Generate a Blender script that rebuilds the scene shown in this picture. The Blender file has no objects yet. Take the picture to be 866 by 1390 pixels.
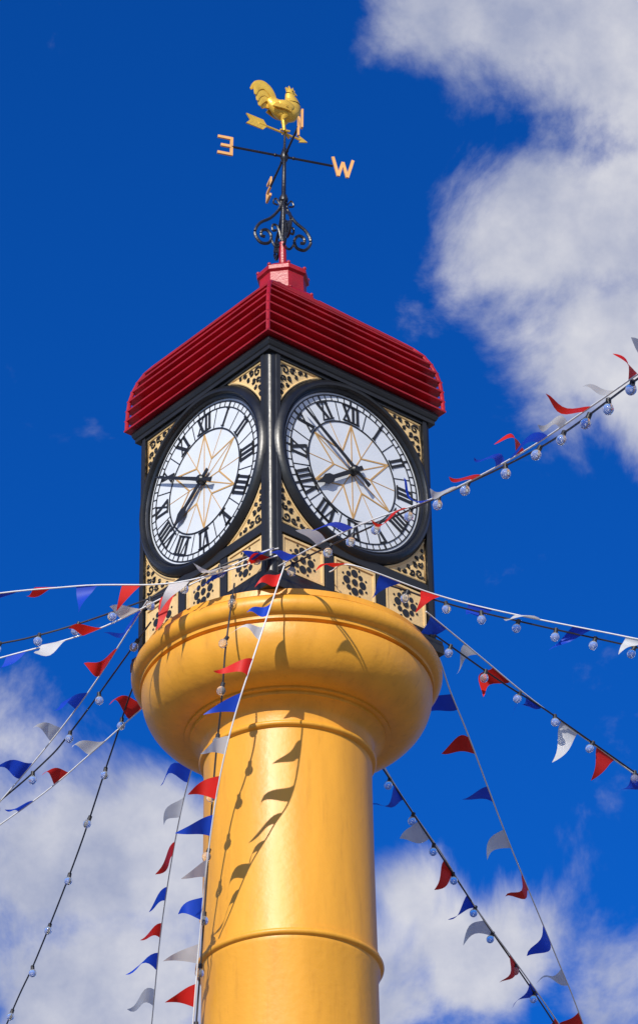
import bpy, bmesh, math, random
from mathutils import Vector, Matrix
random.seed(11)
rad=math.radians
ZE=20.9   # eave height of the roof above ground (m)
PHI=rad(40.3)
scene=bpy.context.scene

# ------------------------------------------------------------ materials
def new_mat(name):
    m=bpy.data.materials.new(name); m.use_nodes=True
    return m,m.node_tree.nodes,m.node_tree.links,m.node_tree.nodes["Principled BSDF"]
def paint(name,col,rough=0.35,var=0.15,scale=6,bump=0.15,dirt=0.0,metal=0.0,bscale=40,dirtcol=(0.05,0.03,0.02),coat=0.0,streak=False):
    m,N,L,b=new_mat(name)
    tc=N.new("ShaderNodeTexCoord")
    mp=N.new("ShaderNodeMapping"); L.new(tc.outputs["Object"],mp.inputs[0])
    if streak: mp.inputs["Scale"].default_value=(3,3,0.35)
    n=N.new("ShaderNodeTexNoise"); n.inputs["Scale"].default_value=scale; n.inputs["Detail"].default_value=6
    L.new(mp.outputs[0],n.inputs["Vector"])
    cr=N.new("ShaderNodeValToRGB")
    cr.color_ramp.elements[0].position=0.3; cr.color_ramp.elements[1].position=0.7
    cr.color_ramp.elements[0].color=(*[c*(1-var) for c in col],1)
    cr.color_ramp.elements[1].color=(*[min(1,c*(1+var*0.5)) for c in col],1)
    L.new(n.outputs[0],cr.inputs[0])
    out=cr.outputs[0]
    if dirt>0:
        n2=N.new("ShaderNodeTexNoise"); n2.inputs["Scale"].default_value=scale*3.1; n2.inputs["Detail"].default_value=9; n2.inputs["Roughness"].default_value=0.65
        L.new(mp.outputs[0],n2.inputs["Vector"])
        r2=N.new("ShaderNodeMapRange"); r2.inputs[1].default_value=0.55; r2.inputs[2].default_value=0.8; r2.inputs[4].default_value=dirt
        L.new(n2.outputs[0],r2.inputs[0])
        mx=N.new("ShaderNodeMix"); mx.data_type='RGBA'
        L.new(r2.outputs[0],mx.inputs[0]); L.new(out,mx.inputs[6]); mx.inputs[7].default_value=(*dirtcol,1)
        out=mx.outputs[2]
    L.new(out,b.inputs["Base Color"])
    b.inputs["Metallic"].default_value=metal
    rr=N.new("ShaderNodeMapRange"); rr.inputs[3].default_value=max(0.05,rough-0.1); rr.inputs[4].default_value=rough+0.12
    L.new(n.outputs[0],rr.inputs[0]); L.new(rr.outputs[0],b.inputs["Roughness"])
    b.inputs["Coat Weight"].default_value=coat
    nb=N.new("ShaderNodeTexNoise"); nb.inputs["Scale"].default_value=bscale; nb.inputs["Detail"].default_value=3
    L.new(tc.outputs["Object"],nb.inputs["Vector"])
    bp=N.new("ShaderNodeBump"); bp.inputs["Strength"].default_value=bump; bp.inputs["Distance"].default_value=0.01
    L.new(nb.outputs[0],bp.inputs["Height"]); L.new(bp.outputs[0],b.inputs["Normal"])
    return m
YEL=paint("yellow_gloss_paint",(0.79,0.36,0.03),0.42,0.12,1.6,0.3,0.45,bscale=14,dirtcol=(0.42,0.17,0.02),streak=True)
BLK=paint("black_gloss_paint",(0.012,0.013,0.015),0.33,0.3,5,0.15,0.15,bscale=18,dirtcol=(0.04,0.04,0.04))
RED=paint("crimson_roof_paint",(0.37,0.006,0.016),0.38,0.3,4,0.3,0.4,dirtcol=(0.12,0.008,0.012))
CRM=paint("cream_gold_paint",(0.76,0.53,0.24),0.4,0.15,6,0.3,0.35,dirtcol=(0.4,0.22,0.08))
WHT=paint("opal_glass",(0.69,0.73,0.78),0.22,0.07,2.5,0.05,0.2,dirtcol=(0.5,0.52,0.55))
GLD=paint("gilding",(0.95,0.58,0.08),0.3,0.2,12,0.3,0.15,metal=0.35,bscale=60,dirtcol=(0.5,0.25,0.04))
LET=paint("letter_gold_paint",(0.8,0.42,0.14),0.4,0.15,8,0.2)
STAR=paint("star_gold_line",(0.55,0.33,0.12),0.5,0.1,8,0.1)
IRN=paint("black_iron",(0.012,0.013,0.02),0.35,0.3,9,0.3,0.2,dirtcol=(0.06,0.04,0.04))
def cloth(name,col):
    m,N,L,b=new_mat(name)
    b.inputs["Roughness"].default_value=0.55
    tc=N.new("ShaderNodeTexCoord"); n=N.new("ShaderNodeTexNoise"); n.inputs["Scale"].default_value=7
    L.new(tc.outputs["Object"],n.inputs["Vector"])
    cr=N.new("ShaderNodeValToRGB"); cr.color_ramp.elements[0].color=(*[c*0.75 for c in col],1); cr.color_ramp.elements[1].color=(*col,1)
    L.new(n.outputs[0],cr.inputs[0]); L.new(cr.outputs[0],b.inputs["Base Color"])
    t=N.new("ShaderNodeBsdfTranslucent"); L.new(cr.outputs[0],t.inputs[0])
    mx=N.new("ShaderNodeMixShader"); mx.inputs[0].default_value=0.4
    L.new(b.outputs[0],mx.inputs[1]); L.new(t.outputs[0],mx.inputs[2]); L.new(mx.outputs[0],N["Material Output"].inputs[0])
    return m
FR=cloth("red_cloth",(0.85,0.02,0.012)); FB=cloth("blue_cloth",(0.01,0.08,0.72)); FW=cloth("white_cloth",(0.87,0.87,0.87))
CORD=paint("white_cord",(0.75,0.75,0.75),0.7,0.1,20,0)
CABLE=paint("black_cable",(0.02,0.02,0.025),0.5,0.1,20,0)
m,N,L,b=new_mat("bulb_glass"); BULB=m
b.inputs["Base Color"].default_value=(0.95,0.96,0.98,1); b.inputs["Roughness"].default_value=0.03
b.inputs["Transmission Weight"].default_value=0.85; b.inputs["IOR"].default_value=1.3

# ------------------------------------------------------------ mesh builder
class MB:
    def __init__(s): s.v=[]; s.f=[]; s.m=[]; s.mats=[]
    def mi(s,mat):
        if mat not in s.mats: s.mats.append(mat)
        return s.mats.index(mat)
    def add(s,vs,fs,mat,M=None):
        o=len(s.v); k=s.mi(mat)
        for p in vs:
            p=Vector(p)
            s.v.append(tuple(M@p) if M else tuple(p))
        for f in fs: s.f.append(tuple(i+o for i in f)); s.m.append(k)
    def box(s,c,d,mat,M=None):
        x,y,z=[q/2 for q in d]; 
        vs=[(c[0]+i*x,c[1]+j*y,c[2]+k*z) for i in(-1,1) for j in(-1,1) for k in(-1,1)]
        s.add(vs,[(0,1,3,2),(4,6,7,5),(0,4,5,1),(2,3,7,6),(0,2,6,4),(1,5,7,3)],mat,M)
    def lathe(s,prof,n,mat,M=None,off=0.0,cap=False):
        vs=[];fs=[]
        for (r,z) in prof:
            for i in range(n):
                a=2*math.pi*(i+off)/n; vs.append((r*math.cos(a),r*math.sin(a),z))
        for j in range(len(prof)-1):
            for i in range(n):
                a=j*n+i;b_=j*n+(i+1)%n; fs.append((a,b_,b_+n,a+n))
        if cap: fs.append(tuple(range(n))[::-1]); fs.append(tuple((len(prof)-1)*n+i for i in range(n)))
        s.add(vs,fs,mat,M)
    def tube(s,pts,r,mat,n=6,M=None,flat=None):
        pts=[Vector(p) for p in pts]; k=len(pts); vs=[];fs=[]
        up=Vector((0,0,1))
        for i,p in enumerate(pts):
            t=(pts[min(i+1,k-1)]-pts[max(i-1,0)]).normalized()
            a=t.cross(up)
            if a.length<1e-3: a=t.cross(Vector((1,0,0)))
            a.normalize(); c=a.cross(t)
            rr=r[i] if isinstance(r,(list,tuple)) else r
            fl=flat if flat else 1
            for q in range(n):
                th=2*math.pi*q/n; vs.append(p+a*math.cos(th)*rr*fl+c*math.sin(th)*rr)
        for i in range(k-1):
            for q in range(n):
                a=i*n+q;b_=i*n+(q+1)%n; fs.append((a,b_,b_+n,a+n))
        fs.append(tuple(range(n))[::-1]); fs.append(tuple((k-1)*n+i for i in range(n)))
        s.add(vs,fs,mat,M)
    def prism(s,poly,y0,y1,mat,M=None):
        n=len(poly); vs=[(p[0],y0,p[1]) for p in poly]+[(p[0],y1,p[1]) for p in poly]
        fs=[tuple(range(n)),tuple(range(n,2*n))[::-1]]+[(i,i+n,(i+1)%n+n,(i+1)%n) for i in range(n)]
        s.add(vs,fs,mat,M)
    def ball(s,c,r,mat,M=None,n=8,sc=(1,1,1)):
        vs=[];fs=[];h=n//2+1
        for j in range(h+1):
            ph=math.pi*j/h
            for i in range(n):
                a=2*math.pi*i/n; vs.append((c[0]+r*sc[0]*math.sin(ph)*math.cos(a),c[1]+r*sc[1]*math.sin(ph)*math.sin(a),c[2]+r*sc[2]*math.cos(ph)))
        for j in range(h):
            for i in range(n):
                a=j*n+i;b_=j*n+(i+1)%n; fs.append((a,a+n,b_+n,b_))
        s.add(vs,fs,mat,M)
    def obj(s,name,parent=None,smooth=None,rotz=0,bevel=0,boxy=False):
        me=bpy.data.meshes.new(name); me.from_pydata(s.v,[],s.f)
        for q in s.mats: me.materials.append(q)
        me.polygons.foreach_set("material_index",s.m); me.update()
        bm=bmesh.new(); bm.from_mesh(me); bmesh.ops.remove_doubles(bm,verts=bm.verts,dist=1e-5); bmesh.ops.recalc_face_normals(bm,faces=bm.faces); bm.to_mesh(me); bm.free()
        if smooth:
            me.shade_smooth(); me.set_sharp_from_angle(angle=rad(smooth))
        o=bpy.data.objects.new(name,me); scene.collection.objects.link(o)
        o.rotation_euler[2]=rotz
        if boxy:
            o.scale=(1.045,1.045,1.045); o.location.z=(ZE-1.10)-1.045*(ZE-1.04)
        if parent: o.parent=parent
        if bevel:
            bv=o.modifiers.new("bevel",'BEVEL'); bv.width=bevel; bv.segments=2; bv.limit_method='ANGLE'
        return o
def empty(name,loc=(0,0,0)):
    e=bpy.data.objects.new(name,None); e.location=loc; scene.collection.objects.link(e); return e
def catmull(P,n):
    P=[Vector(p) for p in P]; Q=[2*P[0]-P[1]]+P+[2*P[-1]-P[-2]]; out=[]
    for i in range(1,len(Q)-2):
        for k in range(n):
            t=k/n; a,b_,c,d=Q[i-1],Q[i],Q[i+1],Q[i+2]
            out.append(0.5*((2*b_)+(c-a)*t+(2*a-5*b_+4*c-d)*t*t+(3*b_-a-3*c+d)*t**3))
    out.append(P[-1]); return out

# ------------------------------------------------------------ tower
T=empty("clock_tower")
def H(h): return ZE-h
prof=[(0.0,H(2.755)),(1.30,H(2.755)),(1.37,H(2.76)),(1.385,H(2.77)),(1.385,H(2.82)),(1.395,H(2.825)),(1.395,H(2.84)),(1.41,H(2.845))]
for i in range(13):
    a=rad(75-150*i/12); prof.append((1.37+0.11*math.cos(a),H(2.95-0.105*math.sin(a))))
prof+=[(1.395,H(3.06)),(1.395,H(3.085)),(1.35,H(3.09)),(1.35,H(3.115)),(1.38,H(3.12))]
for i in range(17):
    a=rad(90*i/16); prof.append((0.97+0.41*math.cos(a)**0.9 if a<1.57 else 0.97,H(3.135+0.43*math.sin(a))))
prof+=[(0.97,H(3.585)),(0.92,H(3.59)),(0.92,H(3.62)),(0.895,H(3.625)),(0.86,H(3.65)),(0.82,H(3.67)),(0.795,H(3.71)),(0.79,H(3.83))]
for i in range(9):
    a=rad(90-180*i/8); prof.append((0.805+0.028*math.cos(a),H(3.86-0.028*math.sin(a))))
prof+=[(0.79,H(3.895)),(0.786,H(4.1)),(0.79,H(5.0)),(0.80,H(5.9)),(0.825,H(5.905)),(0.825,H(5.94))]
for i in range(9):
    a=rad(90-180*i/8); prof.append((0.825+0.03*math.cos(a),H(5.975-0.03*math.sin(a))))
prof+=[(0.82,H(6.01)),(0.82,H(6.05)),(0.80,H(6.09)),(0.81,H(9)),(0.86,H(15.4)),(0.95,H(15.5)),(1.05,H(15.6)),(1.05,H(15.8)),(1.2,H(15.85)),(1.2,H(16.2))]
b=MB(); b.lathe(prof,160,YEL); b.obj("column_and_capital",T,smooth=35)
b=MB(); b.lathe([(1.5,H(16.2)),(1.5,1.2),(1.7,1.1),(1.7,0.4),(2.0,0.3),(2.0,0.0)],8,YEL,off=0.5,cap=True); b.obj("pedestal",T,bevel=0.02)

ZC=H(1.04)
box=MB()
box.box((0,0,H(1.33)),(1.9,1.9,2.6),BLK)      # core
def sq(bm_,pr,mat):
    vs=[];fs=[]
    for w,z in pr: vs+=[(-w,-w,z),(w,-w,z),(w,w,z),(-w,w,z)]
    for j in range(len(pr)-1):
        for i in range(4): a=j*4+i;c=j*4+(i+1)%4; fs.append((a,c,c+4,a+4))
    bm_.add(vs,fs,mat)
sq(box,[(0.9,H(0.12)),(1.015,H(0.12)),(1.015,H(0.08)),(1.025,H(0.075)),(1.04,H(0.04)),(1.04,H(0.0)),(0.9,H(0.0))],BLK)
sq(box,[(0.9,H(2.64)),(1.02,H(2.64)),(1.02,H(2.56)),(1.012,H(2.53)),(1.012,H(2.5)),(0.9,H(2.5))],BLK)
box.obj("clock_case",T,rotz=PHI,bevel=0.006,boxy=True)
cp=MB()
for sx in(-1,1):
    for sy in(-1,1):
        p=[(0.87,0.87),(1.0,0.87),(1.0,0.915),(0.99,0.92)]+[(0.92+0.07*math.cos(rad(t)),0.92+0.07*math.sin(rad(t))) for t in range(8,90,9)]+[(0.92,0.99),(0.915,1.0),(0.87,1.0)]
        poly=[(sx*x,sy*y) for x,y in p]; n=len(p); z0,z1=H(2.62),H(0.06)
        cp.add([(x,y,z0) for x,y in poly]+[(x,y,z1) for x,y in poly],[tuple(range(n)),tuple(range(n,2*n))]+[(i,(i+1)%n,(i+1)%n+n,i+n) for i in range(n)],BLK)
cp.obj("corner_posts",T,rotz=PHI,smooth=25,boxy=True)

ROM=["XII","I","II","III","IIII","V","VI","VII","VIII","IX","X","XI"]
def stroke(bm_,p,q,w,y0,y1,mat,M):
    p=Vector(p);q=Vector(q);d=(q-p).normalized();n=Vector((-d.y,d.x))*w/2
    bm_.prism([p+n,p-n,q-n,q+n],y0,y1,mat,M)
def numeral(bm_,txt,ang,r,h,M,y):
    ws={'I':0.052,'V':0.105,'X':0.105}; tot=sum(ws[c] for c in txt); x=-tot/2
    def tr(u,v):
        rr=r+v; return (rr*math.sin(ang)+u*math.cos(ang), rr*math.cos(ang)-u*math.sin(ang))
    k=0
    for c in txt:
        w=ws[c]; cx=x+w/2; k+=1; yy=(y-0.0015*k,y+0.004)
        if c=='I':
            stroke(bm_,tr(cx,-h/2),tr(cx,h/2),0.028,*yy,BLK,M)
        elif c=='V':
            stroke(bm_,tr(cx-0.036,h/2),tr(cx,-h/2),0.032,*yy,BLK,M); stroke(bm_,tr(cx+0.036,h/2),tr(cx,-h/2),0.014,yy[0]-0.0007,yy[1],BLK,M)
        else:
            stroke(bm_,tr(cx-0.038,h/2),tr(cx+0.038,-h/2),0.032,*yy,BLK,M); stroke(bm_,tr(cx+0.038,h/2),tr(cx-0.038,-h/2),0.014,yy[0]-0.0007,yy[1],BLK,M)
        x+=w
    for v in(-h/2,h/2): stroke(bm_,tr(-tot/2+0.006,v),tr(tot/2-0.006,v),0.010,y-0.009,y+0.004,BLK,M)
def ringflat(bm_,r0,r1,y0,y1,mat,M,n=72):
    vs=[];fs=[]
    for i in range(n):
        a=2*math.pi*i/n
        for r,y in((r0,y1),(r0,y0),(r1,y0),(r1,y1)): vs.append((r*math.cos(a),y,r*math.sin(a)))
    for i in range(n):
        for k in range(3): fs.append((i*4+k,i*4+k+1,((i+1)%n)*4+k+1,((i+1)%n)*4+k))
    bm_.add(vs,fs,mat,M)
def spiral(cx,cz,r0,turns,a0,dirn,y,n=22):
    return [(cx+r0*(1-0.85*i/n)*math.cos(a0+dirn*turns*2*math.pi*i/n),y,cz+r0*(1-0.85*i/n)*math.sin(a0+dirn*turns*2*math.pi*i/n)) for i in range(n+1)]
for fi in range(4):
    M=Matrix.Rotation(fi*math.pi/2,4,'Z')@Matrix.Translation((0,0,ZC))
    fr=MB()
    def bx(x0,x1,z0,z1,y0,y1,mat): fr.box(((x0+x1)/2,(y0+y1)/2,(z0+z1)/2),(x1-x0,abs(y1-y0),z1-z0),mat,M)
    bx(-0.87,0.87,0.885,0.925,-0.99,-0.95,BLK)
    bx(-0.87,0.87,-0.995,-0.90,-0.992,-0.95,BLK)
    bx(-0.87,0.87,-1.46,-1.39,-0.99,-0.95,BLK)
    for x in(-0.305,0.305): bx(x-0.05,x+0.05,-1.39,-0.995,-0.985,-0.95,BLK)
    fr.obj("face_frame",T,rotz=PHI,bevel=0.005,boxy=True)
    pn=MB()
    for ci,cx in enumerate((-0.607,0,0.607)):
        hw=0.24; y=-0.966
        x0,x1=cx-hw,cx+hw; z0,z1=-1.375,-1.01; cz=(z0+z1)/2
        pn.box((cx,(y-0.945)/2,cz),(x1-x0,abs(y+0.945),z1-z0),CRM,M)
        for (a0,a1,b0,b1) in((x0,x1,z0,z0+0.022),(x0,x1,z1-0.022,z1)): pn.box(((a0+a1)/2,y-0.006,(b0+b1)/2),(a1-a0,0.014,b1-b0),CRM,M)
        for (a0,a1) in((x0,x0+0.022),(x1-0.022,x1)): pn.box(((a0+a1)/2,y-0.0055,cz),(a1-a0,0.013,z1-z0-0.045),CRM,M)
        for k in range(8):
            a=k*math.pi/4; big=k%2==0
            rr_=0.095 if big else 0.10; er=0.040 if big else 0.027
            ex,ez=cx+rr_*math.cos(a),cz+rr_*math.sin(a)
            pts=[(ex+er*math.cos(t*math.pi/6),ez+er*math.sin(t*math.pi/6)) for t in range(12)]
            pn.prism(pts,y-0.004-0.0004*k,y,BLK,M)
            ex,ez=cx+0.147*math.cos(a+math.pi/8),cz+0.147*math.sin(a+math.pi/8)
            pts=[(ex+0.012*math.cos(t*math.pi/4),ez+0.012*math.sin(t*math.pi/4)) for t in range(8)]
            pn.prism(pts,y-0.0035-0.0004*k,y,BLK,M)
        pts=[(cx+0.034*math.cos(t*math.pi/5),cz+0.034*math.sin(t*math.pi/5)) for t in range(10)]
        pn.prism(pts,y-0.009,y,BLK,M)
    for sx in(-1,1):
        for sz in(-1,1):
            R=0.95;X=0.868;Zt=0.883; 
            a0=math.acos(X/R); a1=math.asin(Zt/R)
            arc=[(R*math.cos(a0+(a1-a0)*i/14),R*math.sin(a0+(a1-a0)*i/14)) for i in range(15)]
            poly=[(sx*p[0],sz*p[1]) for p in [(X,Zt)]+arc[::-1]]
            y=-0.966
            pn.prism(poly,y,-0.945,CRM,M)
            def P(u,v,yy=y-0.001): return (sx*u,yy,sz*v)
            edge=[P(*q,y-0.003) for q in [(X-0.012,Zt-0.012)]+[(q[0]+ (0.006 if i<14 else 0),q[1]+0.006) for i,q in enumerate(arc[::-1])]+[(X-0.012,Zt-0.012)]]
            pn.tube(edge,0.011,CRM,6,M)
            for (cx,cz,r,tn,a,dn) in((0.79,0.80,0.05,1.2,0.5,1),(0.70,0.815,0.035,1.1,2.5,-1),(0.80,0.70,0.035,1.1,-1,1),(0.61,0.83,0.026,1.0,3,-1),(0.82,0.61,0.026,1.0,-1.5,1),(0.735,0.725,0.028,1.1,4,1),(0.66,0.765,0.02,1,1,1),(0.755,0.64,0.02,1,1,-1),(0.545,0.843,0.017,1,1,1),(0.832,0.53,0.017,1,1,1)):
                sp=[(sx*q[0],q[1],sz*q[2]) for q in spiral(cx,cz,r,tn,a,dn,y-0.002,16)]
                pn.tube(sp,[0.013*(1-0.3*i/16) for i in range(17)],BLK,5,M,flat=1)
    pn.obj("panels",T,rotz=PHI,smooth=30,boxy=True)
    dl=MB()
    MR=M@Matrix.Rotation(math.pi/2,4,'X')
    dl.lathe([(0.94,0.95),(0.94,0.985),(0.925,1.01),(0.905,1.03),(0.885,1.04),(0.865,1.035),(0.852,1.015),(0.85,1.0),(0.842,0.995),(0.835,1.0),(0.82,0.992),(0.815,0.97)],96,BLK,MR)
    dl.lathe([(0.825,0.965),(0.001,0.965)],96,WHT,MR)
    yb=-0.965
    ringflat(dl,0.785,0.797,yb-0.006,yb+0.002,BLK,M); ringflat(dl,0.727,0.737,yb-0.006,yb+0.002,BLK,M); ringflat(dl,0.515,0.528,yb-0.007,yb+0.002,BLK,M)
    for i in range(60):
        a=i*math.pi/30; w=0.022 if i%5==0 else 0.009
        d=Vector((math.sin(a),math.cos(a))); stroke(dl,d*0.738,d*0.786,w,yb-0.005,yb+0.002,BLK,M)
    for i in range(12):
        a=i*math.pi/6; numeral(dl,ROM[i],a,0.632,0.172,M,yb-0.004)
        a+=math.pi/12; d=Vector((math.sin(a),math.cos(a))); stroke(dl,d*0.529,d*0.726,0.009,yb-0.004,yb+0.002,BLK,M)
    for k in range(6):
        a=k*math.pi/3; d=Vector((math.sin(a),math.cos(a)))
        for s_ in(-1,1):
            e=a+s_*math.pi/6; d2=Vector((math.sin(e),math.cos(e)))
            stroke(dl,d*0.51,d2*0.22,0.015,yb-0.004-0.0005*(s_+1),yb+0.002,STAR,M)
        e=a+math.pi/6; d2=Vector((math.sin(e),math.cos(e)))
        stroke(dl,d2*0.03,d2*0.22,0.011,yb-0.0032,yb+0.002,STAR,M); stroke(dl,d2*0.22,d2*0.515,0.007,yb-0.003,yb+0.002,STAR,M)
        stroke(dl,d*0.03,d*0.51,0.011,yb-0.0028,yb+0.002,STAR,M)
    dl.obj("clock_dial",T,rotz=PHI,smooth=30,boxy=True)
    hd=MB()
    def hand(ang,prof_,y0):
        ca,sa=math.cos(ang),math.sin(ang)
        poly=[(w,v) for v,w in prof_]+[(-w,v) for v,w in prof_[::-1]]
        poly=[(u*ca+v*sa,-u*sa+v*ca) for u,v in poly]
        hd.prism(poly,y0-0.01,y0,BLK,M)
    am,ah=(306,235.5) if fi!=3 else (298,232)
    hand(rad(am),[(-0.2,0.026),(-0.12,0.014),(0,0.018),(0.4,0.016),(0.72,0.010),(0.76,0.001)],-1.02)
    hand(rad(ah),[(-0.12,0.022),(0,0.022),(0.30,0.02),(0.34,0.045),(0.40,0.05),(0.46,0.02),(0.57,0.001)],-0.998)
    hd.lathe([(0.045,0.96),(0.045,1.03),(0.03,1.045),(0.001,1.05)],24,BLK,MR)
    hd.obj("clock_hands",T,rotz=PHI,boxy=True)

# roof
cur=[(1.115,0),(1.11,.2),(1.095,.38),(1.055,.54),(0.99,.68),(.91,.785),(.75,.945),(.5,1.19),(.25,1.44)]
def resample(C,n):
    L_=[0]
    for i in range(1,len(C)): L_.append(L_[-1]+math.dist(C[i],C[i-1]))
    out=[]
    for k in range(n+1):
        t=L_[-1]*k/n
        for i in range(1,len(C)):
            if t<=L_[i]+1e-9:
                u=(t-L_[i-1])/(L_[i]-L_[i-1]); out.append((C[i-1][0]+u*(C[i][0]-C[i-1][0]),C[i-1][1]+u*(C[i][1]-C[i-1][1]))); break
    return out
NS=15
rs=resample(cur,NS)
rf=MB(); pr=[(0.9,ZE+0.012),(1.06,ZE+0.012)]
for i in range(NS):
    w,z=rs[i]; w2,z2=rs[i+1]
    pr+=[(w+0.024,ZE+z+0.004),(w+0.027,ZE+z+0.02),(w+0.015,ZE+z+0.028)]
    pr+=[(w2-0.085,ZE+z2-0.035),(w2-0.08,ZE+z2+0.004)]
pr+=[(0.24,ZE+1.46)]
sq(rf,pr,RED)
rf.obj("slatted_roof",T,rotz=PHI)
hp=MB()
for sx in(-1,1):
    for sy in(-1,1):
        hp.tube([(sx*(w+0.006),sy*(w+0.006),ZE+z+0.015) for w,z in rs],0.021,RED,8)
hp.obj("hip_rolls",T,rotz=PHI,smooth=40)
tb=MB()
tb.lathe([(0.2,ZE+1.39),(0.36,ZE+1.39),(0.36,ZE+1.42),(0.33,ZE+1.46),(0.27,ZE+1.50),(0.25,ZE+1.52),(0.245,ZE+1.72),(0.275,ZE+1.74),(0.275,ZE+1.79),(0.24,ZE+1.81),(0.19,ZE+1.86),(0.1,ZE+1.91),(0.05,ZE+1.94),(0.042,ZE+1.96),(0.036,ZE+2.24),(0.0,ZE+2.24)],8,RED,off=0.3)
for k in range(8):
    a=2*math.pi*(k+0.3)/8
    tb.ball((0.26*math.cos(a),0.26*math.sin(a),ZE+1.805),0.022,RED)
    tb.ball((0.34*math.cos(a),0.34*math.sin(a),ZE+1.445),0.02,RED)
tb.obj("roof_turret",T,rotz=0,bevel=0.004)

# ------------------------------------------------------------ weathervane
W=empty("weathervane",(0,0,ZE+2.2)); W.rotation_euler=(0,rad(1.3),0)
def z(v):
    if v<=2.54: r=v+0.27
    elif v<=2.86: r=2.81+(v-2.54)/(2.86-2.54)*(3.30-2.81)
    elif v<=3.0: r=v+0.44
    else: r=v+0.48
    return r-2.2
p=MB()
p.lathe([(0.028,z(1.9)),(0.024,z(2.5)),(0.045,z(2.51)),(0.05,z(2.54)),(0.024,z(2.58)),(0.02,z(2.86)),(0.035,z(2.88)),(0.05,z(2.93)),(0.035,z(2.98)),(0.014,z(3.02)),(0.012,z(3.22))],14,IRN,cap=True)
p.obj("spindle",W,smooth=40)
sc=MB()
for k in range(4):
    M=Matrix.Rotation(rad(17+90*k),4,'Z')
    c1=catmull([(0.02,0,z(2.52)),(0.045,0,z(2.40)),(0.13,0,z(2.27)),(0.25,0,z(2.17)),(0.30,0,z(2.04)),(0.24,0,z(1.93)),(0.15,0,z(1.94)),(0.125,0,z(2.03)),(0.17,0,z(2.10)),(0.225,0,z(2.08)),(0.23,0,z(2.02)),(0.19,0,z(2.01))],6)
    sc.tube(c1,0.017,IRN,6,M)
    c2=catmull([(0.13,0,z(2.0)),(0.08,0,z(1.91)),(0.03,0,z(1.93)),(0.02,0,z(2.02)),(0.06,0,z(2.17)),(0.11,0,z(2.18)),(0.11,0,z(2.11)),(0.07,0,z(2.12))],6)
    sc.tube(c2,0.013,IRN,6,M)
    c3=catmull([(0.02,0,z(2.42)),(0.08,0,z(2.53)),(0.11,0,z(2.47)),(0.06,0,z(2.45))],6)
    sc.tube(c3,0.010,IRN,6,M)
    sc.tube([(0,0,z(2.93)),(0.57 if k==2 else 0.53,0,z(2.93))],0.013,IRN,6,M)
    sc.ball((0.1,0,z(2.93)),0.02,IRN,M)
sc.obj("scroll_brackets_and_arms",W,smooth=50)
lt=MB()
def ls(pts,az,off=0,zc=z(2.93)):
    M=Matrix.Rotation(rad(az),4,'Z')@Matrix.Translation((off,0,zc))
    for k,(p_,q_) in enumerate(pts): stroke(lt,p_,q_,0.032,-0.009-0.0006*k,0.009+0.0006*k,LET,M)
h=0.12
ls([((0.525,-h),(0.525,h)),((0.525,h-0.015),(0.675,h-0.015)),((0.525,-h+0.015),(0.675,-h+0.015)),((0.525,0),(0.64,0))],197,0.05)
ls([((0.52,h),(0.58,-h)),((0.58,-h),(0.63,h*0.6)),((0.63,h*0.6),(0.68,-h)),((0.68,-h),(0.74,h))],17,0.01)
ls([((0.525,-h),(0.525,h)),((0.525,h),(0.66,-h)),((0.66,-h),(0.66,h))],287)
ls([((0.66,h-0.015),(0.525,h-0.015)),((0.525,h),(0.525,0)),((0.525,0),(0.66,0)),((0.66,0),(0.66,-h)),((0.66,-h+0.015),(0.525,-h+0.015))],107)
lt.obj("compass_letters",W)
MA=Matrix.Rotation(rad(33),4,'Z')@Matrix.Translation((0,0,z(3.2)))
ar=MB()
ar.tube([(-0.32,0,0),(0.2,0,0)],0.012,GLD,6,MA)
ar.prism([(0.17,0.045),(0.28,0),(0.17,-0.045),(0.2,0)],-0.008,0.008,GLD,MA)
for k in range(5):
    x=-0.22-0.042*k; 
    ar.prism([(x,0.0),(x-0.05,0.065),(x-0.09,0.065),(x-0.04,0.0),(x-0.09,-0.065),(x-0.05,-0.065)],-0.006-0.0004*k,0.006+0.0004*k,GLD,MA)
ar.obj("arrow",W)
ck=MB()
MC=MA@Matrix.Diagonal((1.06,1.3,1.12,1))
sp=[(-0.20,0.34,0.035),(-0.15,0.305,0.072),(-0.09,0.275,0.10),(-0.02,0.265,0.118),(0.045,0.29,0.12),(0.075,0.35,0.102),(0.07,0.41,0.078),(0.055,0.455,0.058),(0.05,0.49,0.046),(0.065,0.515,0.040),(0.09,0.522,0.024),(0.135,0.512,0.004)]
pts=catmull([(s_,0,zz) for s_,zz,_ in sp],4); rr=[]
for i in range(len(sp)-1):
    for k in range(4): rr.append(sp[i][2]+(sp[i+1][2]-sp[i][2])*k/4)
rr.append(sp[-1][2])
ck.tube(pts,rr,GLD,14,MC,flat=0.6)
ck.prism([(0.02,0.50),(0.0,0.56),(0.03,0.545),(0.035,0.59),(0.06,0.555),(0.08,0.585),(0.09,0.55),(0.105,0.555),(0.095,0.53),(0.06,0.51)],-0.008,0.008,GLD,MC)
ck.prism([(0.08,0.505),(0.10,0.50),(0.10,0.45),(0.085,0.435),(0.07,0.46)],-0.012,0.012,GLD,MC)
for sy in(-1,1):
    ck.ball((-0.03,sy*0.06,0.28),0.1,GLD,MC,12,(1,0.22,0.55))
    for k in range(4):
        ck.tube(catmull([(0.02,sy*0.066,0.28-0.02*k),(-0.06,sy*0.074,0.265-0.015*k),(-0.15-0.01*k,sy*0.05,0.28-0.018*k)],5),0.011,GLD,5,MC)
    ck.ball((0.065,sy*0.024,0.52),0.008,IRN,MC)
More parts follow.
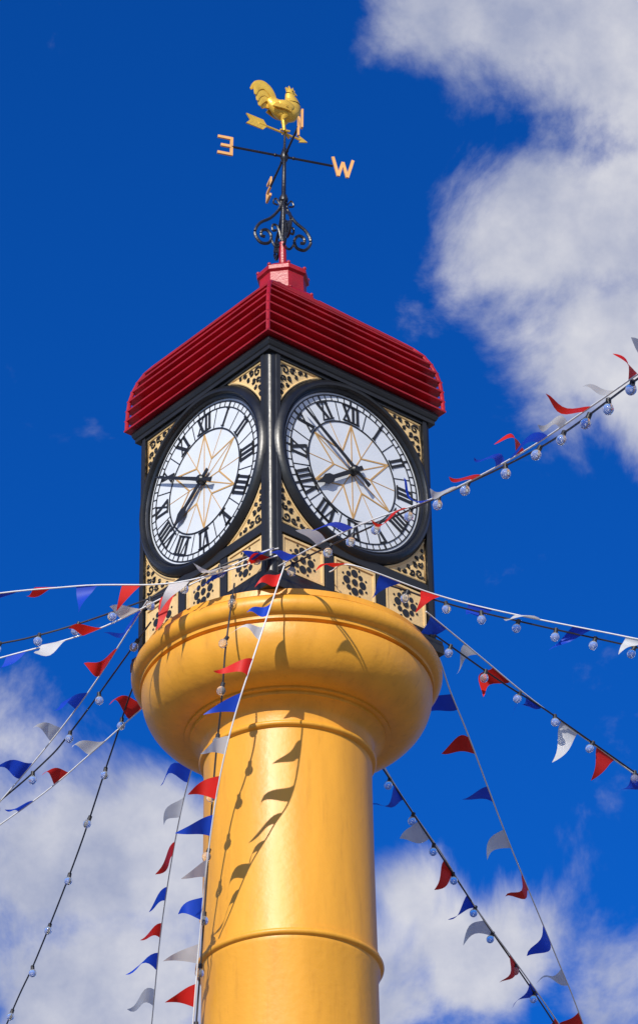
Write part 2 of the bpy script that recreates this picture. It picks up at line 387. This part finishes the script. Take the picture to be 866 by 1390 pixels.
tails=[[(-0.13,0.30),(-0.2,0.40),(-0.28,0.44),(-0.35,0.39),(-0.37,0.30)],[(-0.13,0.30),(-0.19,0.36),(-0.26,0.38),(-0.32,0.33),(-0.335,0.25)],
[(-0.13,0.29),(-0.19,0.33),(-0.25,0.33),(-0.29,0.27),(-0.30,0.21)],[(-0.12,0.31),(-0.17,0.42),(-0.25,0.485),(-0.34,0.46),(-0.40,0.38)],[(-0.13,0.28),(-0.18,0.29),(-0.23,0.27),(-0.255,0.22)],[(-0.11,0.31),(-0.15,0.38),(-0.2,0.43),(-0.27,0.46),(-0.33,0.43)]]
for j,t in enumerate(tails):
    c=catmull([(x,0.012*(j-2),y_) for x,y_ in t],6); n=len(c)
    ck.tube(c,[0.048*(math.sin(math.pi*(0.15+0.8*i/(n-1))))+0.005 for i in range(n)],GLD,6,MC,flat=0.35)
for sy,x in((-1,-0.02),(1,0.03)):
    ck.tube([(x-0.02,sy*0.03,0.24),(x-0.01,sy*0.03,0.17),(x-0.025,sy*0.025,0.12),(x,sy*0.02,0.015)],[0.06,0.04,0.017,0.015],GLD,8,MC)
    for d in(-0.045,0.035,0.05): ck.tube([(x,sy*0.02,0.018),(x+d,sy*0.02+0.02*sy*(1 if d>0.04 else 0),0.008)],0.010,GLD,5,MC)
ck.obj("rooster",W,smooth=60)

# ------------------------------------------------------------ bunting and festoon cables, world coordinates (m)
STR=[
("f",18,.10,"up",[(-0.05,-1.42,18.35),(0.31,-2.12,18.14),(0.76,-3.07,17.78),(1.24,-4.09,17.33),(1.58,-4.94,16.98),(1.98,-6.16,16.48),(2.35,-7.40,16.01),(2.60,-8.52,15.53),(2.92,-9.92,14.95)]),
("b",15,0,"",[(-0.05,-1.40,18.31),(0.37,-2.10,18.11),(0.76,-3.04,17.73),(1.36,-4.28,17.26),(2.10,-6.17,16.50),(2.61,-8.42,15.56),(2.92,-9.90,14.90)]),
("f",9,.10,"",[(-0.05,-1.46,18.52),(-0.23,-1.48,18.45),(-1.00,-1.14,18.27),(-1.79,-0.60,18.18),(-2.72,-0.21,18.12),(-3.61,0.25,18.15)]),
("b",10,0,"",[(-0.09,-1.50,18.50),(-0.54,-1.39,18.40),(-1.00,-1.15,18.30),(-1.76,-0.67,18.28),(-2.38,-0.40,18.24),(-3.60,0.17,18.26)]),
("f",9,.10,"",[(-0.06,-1.46,18.44),(-0.99,-1.39,18.21),(-1.96,-1.51,18.11),(-3.44,-1.76,17.76)]),
("f",7,.13,"",[(-1.31,-0.49,18.56),(-2.03,0.90,18.24),(-2.93,2.30,17.90),(-3.68,3.29,17.66)]),
("b",6,0,"",[(-1.28,-0.38,18.39),(-2.11,1.12,18.08),(-2.52,1.77,17.98),(-3.68,3.24,17.73)]),
("f",7,.13,"",[(-0.78,0.78,18.50),(-1.28,1.13,18.44),(-1.95,1.94,18.29),(-2.52,2.70,18.21),(-3.81,4.31,18.09)]),
("b",8,0,"",[(-1.05,0.50,18.60),(-1.45,0.84,18.52),(-1.79,2.03,18.33),(-2.22,3.55,17.98),(-2.78,5.33,17.61),(-3.24,6.68,17.36)]),
("f",12,.09,"",[(0.01,-1.48,18.34),(-0.27,-1.93,17.10),(-0.45,-1.80,16.54),(-0.59,-1.52,16.07),(-0.70,-1.16,15.52),(-0.78,-0.72,15.02),(-0.87,-0.29,14.15)]),
("b",9,0,"",[(-0.46,-1.34,18.22),(-0.53,-1.55,17.45),(-0.58,-1.36,16.92),(-0.65,-1.06,16.39),(-0.75,-0.62,15.22),(-0.84,-0.30,14.14)]),
("f",9,.14,"",[(-0.75,0.78,18.36),(-0.86,1.49,18.25),(-1.14,3.00,18.11),(-1.41,4.86,17.80),(-1.62,6.78,17.38)]),
("f",9,.10,"",[(0.42,-1.06,18.50),(0.64,-1.25,18.45),(1.40,-0.84,18.37),(2.09,-0.66,18.26),(3.31,-0.51,18.04),(4.16,-0.40,17.87)]),
("b",8,0,"",[(0.99,-0.97,18.39),(1.61,-0.78,18.27),(2.40,-0.59,18.15),(3.32,-0.38,18.02),(4.19,-0.17,17.87)]),
("f",8,.12,"",[(1.33,-0.41,18.44),(1.85,0.25,18.33),(2.29,0.79,18.22),(2.72,1.31,18.15),(3.49,2.13,17.98),(4.23,2.86,17.77)]),
("b",7,0,"",[(1.41,-0.21,18.30),(2.09,0.57,18.20),(2.53,1.07,18.17),(3.49,2.12,18.00),(4.23,2.83,17.81)]),
("f",8,.14,"",[(1.24,0.24,18.47),(1.43,0.36,18.46),(1.60,1.14,18.43),(1.81,2.00,18.37),(2.25,3.72,18.10),(2.84,5.84,17.75),(3.21,7.10,17.44)]),
("f",10,.14,"",[(0.52,1.10,18.40),(0.70,1.48,18.26),(1.12,2.57,18.05),(1.55,3.61,17.90),(1.95,4.57,17.70),(2.93,6.64,17.24)]),
("b",11,0,"",[(0.50,1.12,18.36),(0.67,1.59,18.28),(1.24,2.84,17.98),(2.00,4.70,17.68),(2.93,6.68,17.17)]),
]
def walk(P,n,start):
    T_=sum((Vector(P[i])-Vector(P[i-1])).length for i in range(1,len(P)-1)); step=T_/n
    P=catmull(P,10)
    out=[]; acc=0; nxt=start*step
    for i in range(1,len(P)):
        d=(P[i]-P[i-1]).length
        while acc+d>=nxt:
            t=(nxt-acc)/d; out.append((P[i-1].lerp(P[i],t),(P[i]-P[i-1]).normalized())); nxt+=step*random.uniform(0.82,1.18)
        acc+=d
    return out
cols=[FR,FB,FW]
for kind,cnt,bs,flag,Q in STR:
    m_=MB()
    Q=[Vector(q) for q in Q]
    if abs(Q[-1].x)>0.9 : Q.append(Q[-1]+(Q[-1]-Q[-2]).normalized()*5+Vector((0,0,-0.3)))   # runs on past the view towards the street
    else: Q.append(Q[-1]+(Q[-1]-Q[-2]).normalized()*0.8)
    if kind=="f":
        m_.tube(catmull(Q,8),0.0075,CORD,5)
        k=random.randrange(3)
        for (p_,t) in walk(Q,cnt,random.uniform(0.3,0.6)):
            w=Vector((-1,-0.15,-0.3)); 
            if flag=="up": w=Vector((-0.8,-0.6,0.35))
            w+=Vector((random.uniform(-.25,.25),random.uniform(-.4,.4),random.uniform(-.65,.5)))
            w=(w-t*w.dot(t)*0.6).normalized(); ln=random.uniform(0.22,0.37)*(0.9 if bs<.1 else 1)
            nn=t.cross(w).normalized(); a1=random.uniform(0.02,0.075); ph=random.uniform(0,6)
            f2=random.uniform(3.5,6.5); twk=random.uniform(-1.3,1.3)
            vs=[];fs=[];n=9
            bb=bs*random.uniform(0.85,1.2)
            for i in range(n+1):
                u=i/n; c=p_+w*ln*u+nn*a1*(math.sin(ph+u*f2)-math.sin(ph))+Vector((0,0,-0.07*u*u))
                hw=bb*(1-u)**0.9+0.002
                tw=twk*u
                e=(t*math.cos(tw)+nn*math.sin(tw))*hw
                vs+=[c-e,c+e]
            for i in range(n): fs.append((2*i,2*i+1,2*i+3,2*i+2))
            m_.add(vs,fs,cols[k%3]); k+=1
            if random.random()<0.12: k+=1
        m_.obj("bunting",None,smooth=80)
    else:
        m_.tube(catmull(Q,8),0.009,CABLE,5)
        for (p_,t) in walk(Q,cnt,0.4):
            tilt=Matrix.Translation(p_)@Matrix.Rotation(random.uniform(-.3,.3),4,'X')@Matrix.Rotation(random.uniform(-.1,.5),4,'Y')
            m_.lathe([(0.0,0.02),(0.02,0.015),(0.022,-0.035),(0.0,-0.04)],8,CABLE,tilt)
            m_.ball((0,0,-0.075),0.042,BULB,tilt,n=16,sc=(1,1,1.1))
        m_.obj("festoon_lights",None,smooth=60)

# ------------------------------------------------------------ ground
g=MB(); g.add([(-3000,-3000,0),(3000,-3000,0),(3000,3000,0),(-3000,3000,0)],[(0,1,2,3)],paint("grey_paving",(0.22,0.2,0.18),0.8,0.3,0.5,0.3,0.3)); g.obj("ground")

# ------------------------------------------------------------ world
w=bpy.data.worlds.new("sky"); scene.world=w; w.use_nodes=True
N=w.node_tree.nodes;L=w.node_tree.links; bg=N["Background"]
SEL=rad(28); SAZ=rad(197)
sk=N.new("ShaderNodeTexSky"); sk.sky_type='NISHITA'; sk.sun_disc=False; sk.sun_elevation=SEL; sk.sun_rotation=SAZ
tint=N.new("ShaderNodeMix"); tint.data_type='RGBA'; tint.blend_type='MULTIPLY'; tint.inputs[0].default_value=1
L.new(sk.outputs[0],tint.inputs[6]); tint.inputs[7].default_value=(0.025,0.46,1.42,1)
tc=N.new("ShaderNodeTexCoord")
nz=N.new("ShaderNodeTexNoise"); nz.inputs["Scale"].default_value=17; nz.inputs["Detail"].default_value=11; nz.inputs["Roughness"].default_value=0.6; nz.inputs["Distortion"].default_value=0.35
L.new(tc.outputs["Generated"],nz.inputs["Vector"])
blobs=[((.0843,.7739,.6463),.055,1),((.0666,.7978,.6089),.038,1),((.0893,.7978,.6089),.042,1),((.0893,.8196,.5746),.042,1),((.0378,.7667,.6577),.03,.72),((.0589,.7715,.6502),.034,.85),
((-.0809,.8992,.4497),.042,1),((-.0468,.8960,.4547),.032,.9),((-.0888,.8786,.4821),.026,.6),((.0419,.9128,.4283),.030,.9),((.0252,.9035,.4429),.022,.7),((-.0687,.9164,.4227),.05,1),((.0077,.9205,.4163),.04,1),((.0756,.9223,.4135),.03,.5),
((0.9,-0.3,0.3),.8,.9),((-0.9,-0.2,0.4),.7,.9),((0,-0.9,0.4),.7,.9),((-.7,.7,.3),.35,.9),((.75,.6,.3),.3,.9)]  # unseen clouds outside the view, added to make the sky fill light whiter
last=None
for c,rd,wt in blobs:
    vm=N.new("ShaderNodeVectorMath"); vm.operation='DISTANCE'; L.new(tc.outputs["Generated"],vm.inputs[0]); vm.inputs[1].default_value=Vector(c).normalized()
    mr=N.new("ShaderNodeMapRange"); mr.inputs[1].default_value=rd*1.25; mr.inputs[2].default_value=rd*0.1; mr.inputs[3].default_value=0; mr.inputs[4].default_value=wt
    L.new(vm.outputs["Value"],mr.inputs[0])
    if last is None: last=mr.outputs[0]
    else:
        mm=N.new("ShaderNodeMath"); mm.operation='SMOOTH_MAX'; mm.inputs[2].default_value=0.15
        L.new(last,mm.inputs[0]); L.new(mr.outputs[0],mm.inputs[1]); last=mm.outputs[0]
ad=N.new("ShaderNodeMath"); ad.operation='MULTIPLY_ADD'; L.new(nz.outputs[0],ad.inputs[0]); ad.inputs[1].default_value=1.7; L.new(last,ad.inputs[2])
dn=N.new("ShaderNodeMapRange"); dn.interpolation_type='SMOOTHSTEP'; dn.inputs[1].default_value=1.15; dn.inputs[2].default_value=1.62
L.new(ad.outputs[0],dn.inputs[0])
n2=N.new("ShaderNodeTexNoise"); n2.inputs["Scale"].default_value=24; n2.inputs["Detail"].default_value=9; n2.inputs["Roughness"].default_value=0.58
mp=N.new("ShaderNodeMapping"); mp.inputs["Location"].default_value=(3,1,2); L.new(tc.outputs["Generated"],mp.inputs[0]); L.new(mp.outputs[0],n2.inputs["Vector"])
cc=N.new("ShaderNodeValToRGB"); cc.color_ramp.elements[0].position=0.35; cc.color_ramp.elements[0].color=(3.7,4.1,5.6,1); cc.color_ramp.elements[1].position=0.66; cc.color_ramp.elements[1].color=(7.4,7.4,7.8,1)
L.new(n2.outputs[0],cc.inputs[0])
mx=N.new("ShaderNodeMix"); mx.data_type='RGBA'; mx.clamp_factor=True
dm=N.new("ShaderNodeMath"); dm.operation='MULTIPLY'; dm.inputs[1].default_value=0.93; L.new(dn.outputs[0],dm.inputs[0])
L.new(dm.outputs[0],mx.inputs[0]); L.new(tint.outputs[2],mx.inputs[6]); L.new(cc.outputs[0],mx.inputs[7])
L.new(mx.outputs[2],bg.inputs[0]); bg.inputs[1].default_value=0.1

sd=Vector((math.sin(SAZ)*math.cos(SEL),math.cos(SAZ)*math.cos(SEL),math.sin(SEL)))
sl=bpy.data.lights.new("sun",'SUN'); sl.energy=4.6; sl.angle=rad(0.5); sl.color=(1,0.94,0.84)
so=bpy.data.objects.new("sun",sl); scene.collection.objects.link(so); so.rotation_euler=sd.to_track_quat('Z','Y').to_euler()

# ------------------------------------------------------------ camera: standing eye height, telephoto, looking up 32.5 degrees, rolled 0.9 degrees
EL=rad(32.5); rl=0.016
F=Vector((0,math.cos(EL),math.sin(EL))); U0=Vector((0,-math.sin(EL),math.cos(EL))); R0=Vector((1,0,0))
U=U0*math.cos(rl)+R0*math.sin(rl); R=R0*math.cos(rl)-U0*math.sin(rl)
cam=bpy.data.cameras.new("camera"); co=bpy.data.objects.new("camera",cam); scene.collection.objects.link(co)
C=(0.33,-28.676,1.572)
co.matrix_world=Matrix(((R.x,U.x,-F.x,C[0]),(R.y,U.y,-F.y,C[1]),(R.z,U.z,-F.z,C[2]),(0,0,0,1)))
cam.sensor_fit='HORIZONTAL'; cam.sensor_width=36; cam.lens=195.8; cam.clip_end=10000
scene.camera=co
scene.view_settings.view_transform='Standard'; scene.view_settings.look='None'; scene.view_settings.exposure=0
